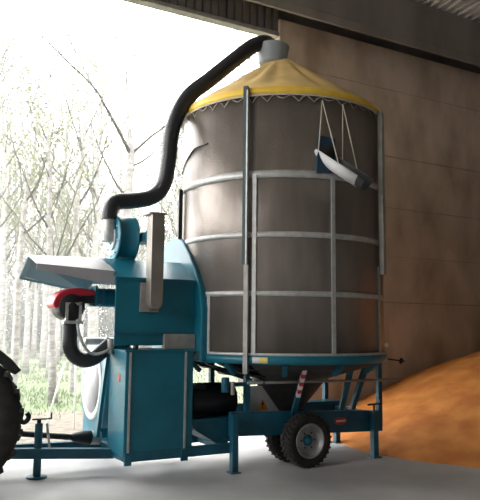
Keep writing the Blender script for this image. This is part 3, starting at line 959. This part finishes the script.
OWN = {
'A': [[(-0.21, 10.2, -0.03, 0.099), (-0.29, 10.2, 2.56, 0.094), (-0.31, 10.2, 3.8, 0.088), (-0.31, 10.2, 5.15, 0.08), (-0.27, 10.2, 5.87, 0.063), (-0.2, 10.2, 6.62, 0.055), (-0.16, 10.2, 7.68, 0.036), (-0.15, 10.2, 8.86, 0.019)], [(-0.25, 10.2, 5.13, 0.044), (0.01, 9.98, 5.71, 0.033), (0.22, 9.76, 6.45, 0.025), (0.32, 9.54, 7.32, 0.014)], [(-0.28, 10.2, 5.15, 0.039), (-0.43, 10.42, 5.66, 0.03), (-0.98, 10.64, 6.23, 0.025), (-1.48, 10.86, 6.8, 0.014)], [(-0.46, 10.2, 5.68, 0.025), (-0.22, 10.42, 6.3, 0.022), (-0.15, 10.64, 6.91, 0.017), (-0.26, 10.86, 8.16, 0.011)], [(-0.2, 10.2, 6.62, 0.028), (-0.58, 9.98, 7.41, 0.022), (-0.92, 9.76, 8.15, 0.013)], [(-0.18, 10.2, 7.09, 0.028), (0.2, 9.98, 8.11, 0.019), (0.42, 9.76, 8.81, 0.011)]],
'C': [[(-1.89, 9.3, -0.02, 0.09), (-1.92, 9.3, 1.76, 0.085), (-1.92, 9.3, 3.26, 0.08), (-1.86, 9.3, 4.8, 0.07), (-1.83, 9.3, 5.32, 0.043), (-1.86, 9.3, 5.73, 0.035), (-1.96, 9.3, 6.33, 0.028), (-2.08, 9.3, 7.4, 0.017), (-2.14, 9.3, 8.33, 0.01)], [(-1.89, 9.3, 4.9, 0.04), (-1.94, 9.52, 5.35, 0.03), (-1.96, 9.74, 5.87, 0.026), (-2.21, 9.96, 6.76, 0.015)], [(-1.84, 9.3, 4.9, 0.04), (-1.74, 9.08, 5.1, 0.032), (-1.6, 8.86, 5.46, 0.027), (-1.46, 8.64, 6.25, 0.02), (-1.4, 8.42, 6.97, 0.012)], [(-1.89, 9.3, 4.07, 0.03), (-1.74, 9.08, 4.18, 0.027), (-1.38, 8.86, 4.61, 0.025), (-1.21, 8.64, 4.99, 0.02), (-1.03, 8.42, 5.58, 0.012)], [(-1.96, 9.3, 6.33, 0.02), (-2.22, 9.52, 6.48, 0.015), (-2.44, 9.74, 6.73, 0.01)], [(-2.02, 9.3, 6.88, 0.018), (-1.66, 9.52, 7.92, 0.013), (-1.53, 9.74, 8.74, 0.008)]],
'B': [[(0.23, 7.6, -0.4, 0.122), (0.25, 7.6, 1.73, 0.112), (0.28, 7.6, 4.18, 0.102), (0.32, 7.6, 5.44, 0.098), (0.34, 7.6, 6.11, 0.088), (0.22, 7.6, 7.0, 0.039), (0.16, 7.6, 8.01, 0.024), (0.34, 7.6, 8.6, 0.02), (0.06, 7.6, 9.37, 0.015), (-0.21, 7.6, 10.22, 0.01)], [(0.31, 7.6, 6.06, 0.049), (-0.02, 7.38, 6.44, 0.043), (-0.48, 7.16, 6.99, 0.035), (-0.86, 6.94, 7.35, 0.029), (-1.66, 6.72, 7.85, 0.022), (-2.42, 6.5, 8.35, 0.01)], [(-0.86, 6.94, 7.35, 0.024), (-0.99, 7.38, 7.93, 0.019), (-1.24, 7.16, 8.17, 0.016), (-1.92, 6.94, 9.33, 0.009)], [(0.36, 7.6, 6.06, 0.044), (0.75, 7.38, 6.49, 0.034), (1.18, 7.16, 6.91, 0.027), (1.71, 6.94, 7.79, 0.015)], [(0.27, 7.6, 4.93, 0.039), (0.03, 7.82, 5.33, 0.032), (-0.36, 8.04, 6.24, 0.02), (-0.54, 8.26, 6.92, 0.01)], [(0.34, 7.6, 8.6, 0.017), (0.42, 7.38, 8.77, 0.015), (0.47, 7.16, 9.01, 0.01)], [(0.19, 7.6, 7.75, 0.017), (-0.05, 7.38, 8.59, 0.014), (-0.61, 7.16, 9.29, 0.009)], [(0.31, 7.6, 5.7, 0.032), (0.68, 7.38, 5.94, 0.024), (0.99, 7.16, 6.31, 0.012)]],
}
own_tree(OWN['A'], 1, 'thick pale forked tree rising behind the middle of the grey hood', 2200)
own_tree(OWN['C'], 2, 'slender pale forked tree near the left edge, behind the tractor mudguard', 2200)
own_tree(OWN['B'], 3, 'nearest tree behind the dryer fan, long dark limb reaching up to the left', 2200)
near = [  # x, y, scale, turn, lean, label
    (-1.27, 7.89, 0.8, 2.0, 0.10, 'leaning pale tree rooted behind the parking jack of the drawbar'),
    (-0.02, 18.02, 1.0, 1.2, 0.0, 'thin pale tree standing on the grass just right of the tractor mudguard'),
    (0.32, 15.50, 0.95, 5.2, 0.0, 'thin pale tree whose foot shows directly above the jack crank handle'),
]
spots = [(n_[0], n_[1]) for n_ in near] + [(-0.2, 10.2), (-1.9, 9.3), (0.25, 7.6)]
used = set()
def put_tree(i, x, y, s_, rz, lean, label, group=None):
    if i not in used:
        used.add(i); o = protos[i]
    else:
        o = copy_tree(protos[i])
    o.location = (x, y, -0.02); o.rotation_euler = (0, lean, rz); o.scale = (s_, s_, s_)
    tag(o, label, 'tree', group)
for k, (x, y, s_, rz, ln, lab) in enumerate(near):
    put_tree(k % 4, x, y, s_, rz, ln, lab)
rnd = random.Random(5)
cnt = 0
for i in range(-10, 24):
    for j in range(0, 17):
        x = i * 2.9 + (j % 2) * 1.3 + rnd.uniform(-0.5, 0.5)
        y = 11.5 + j * 3.1 + rnd.uniform(-0.5, 0.5)
        px, dep = cam_px(x, y)
        if not (-60 < px < 300) or min(math.hypot(x - a_, y - c_) for a_, c_ in spots) < 1.6:
            continue
        spots.append((x, y))
        put_tree(rnd.randint(0, 3), x, y, rnd.uniform(0.8, 1.15), rnd.uniform(0, 6.28), rnd.uniform(-0.03, 0.03),
                 'one of many alike slender poplars in the rows further back beyond the open bay', 'poplars in rows outside')
        cnt += 1
print('trees', cnt)

# undergrowth shrubs between the far rows
def make_shrub(seed):
    rnd_ = random.Random(seed)
    root = bpy.data.objects.new('undergrowth_shrub', None); COL.objects.link(root)
    st_, lf = MB(), MB()
    for k in range(14):
        a = rnd_.uniform(0, 6.28); sp = rnd_.uniform(0.1, 0.55); h = rnd_.uniform(1.4, 3.2)
        P_ = [Vector((0.1 * math.cos(a), 0.1 * math.sin(a), -0.1)), Vector((sp * math.cos(a) * .8, sp * math.sin(a) * .8, h * .5)), Vector((sp * math.cos(a) * 2, sp * math.sin(a) * 2, h))]
        st_.tube(P_, 0.02, 5, True, [0.022, 0.015, 0.005])
        for q in range(70):
            c = P_[1].lerp(P_[2], rnd_.uniform(-0.5, 1.05)) + Vector((rnd_.gauss(0, .25), rnd_.gauss(0, .25), rnd_.gauss(0, .22)))
            c.z = max(0.05, c.z)
            x_ = Vector((rnd_.gauss(0, 1), rnd_.gauss(0, 1), rnd_.gauss(0, 1))).normalized()
            y_ = x_.cross(Vector((rnd_.gauss(0, 1), rnd_.gauss(0, 1), rnd_.gauss(0, 1)))).normalized()
            s_ = rnd_.uniform(0.04, 0.08)
            lf.bm.faces.new([lf.bm.verts.new(c + v_) for v_ in (-x_ * s_, y_ * s_ * 0.8, x_ * s_ * 1.2, -y_ * s_ * 0.8)])
    st_.build('stems', M['branch'], root)
    lf.build('foliage', M['bush'], root)
    return root
shr = [make_shrub(2), make_shrub(9)]
first = {0, 1}
for j, y in enumerate((31.0, 37.0, 44.0, 51.0)):
    for i in range(-4, 26):
        x = i * 2.0 + rnd.uniform(-0.6, 0.6); yy_ = y + rnd.uniform(-1.2, 1.2)
        px, dep = cam_px(x, yy_)
        if not (-60 < px < 290): continue
        q = i % 2
        if q in first:
            first.discard(q); o = shr[q]
        else:
            o = copy_tree(shr[q])
        s_ = rnd.uniform(0.9, 1.5) * (1 + j * 0.25)
        o.location = (x, yy_, -0.02); o.rotation_euler = (0, 0, rnd.uniform(0, 6.28)); o.scale = (s_, s_, s_)
        tag(o, 'hazy grey-green shrub in the undergrowth far behind the tree trunks', 'shrub', 'undergrowth shrubs outside')

# grass blades on the ground outside
b = MB()
rnd = random.Random(12)
for k in range(16000):
    y = 3.2 + 26 * rnd.random() ** 1.6
    x = rnd.uniform(-4.5, 2.5) + (y - 3) * rnd.uniform(-0.05, 0.45)
    dens = noise.noise(Vector((x * 0.35, y * 0.35, 0.5)))
    if y < 6.9 and rnd.random() > (y - 5.2) / 3: continue
    if dens < -0.25: continue
    a = rnd.uniform(0, 6.28); h = rnd.uniform(0.05, 0.13); w_ = rnd.uniform(0.006, 0.014) * (1 + y * 0.05)
    c = Vector((x, y, -0.03)); t = Vector((math.cos(a), math.sin(a), 0)); l = Vector((rnd.uniform(-.05, .05), rnd.uniform(-.05, .05), h))
    b.bm.faces.new([b.bm.verts.new(v_) for v_ in (c - t * w_, c + t * w_, c + l)])
gr = b.build('grass', M['blade'], kind='stuff')
tag(gr, 'pale green grass on the ground under the trees outside', 'grass')
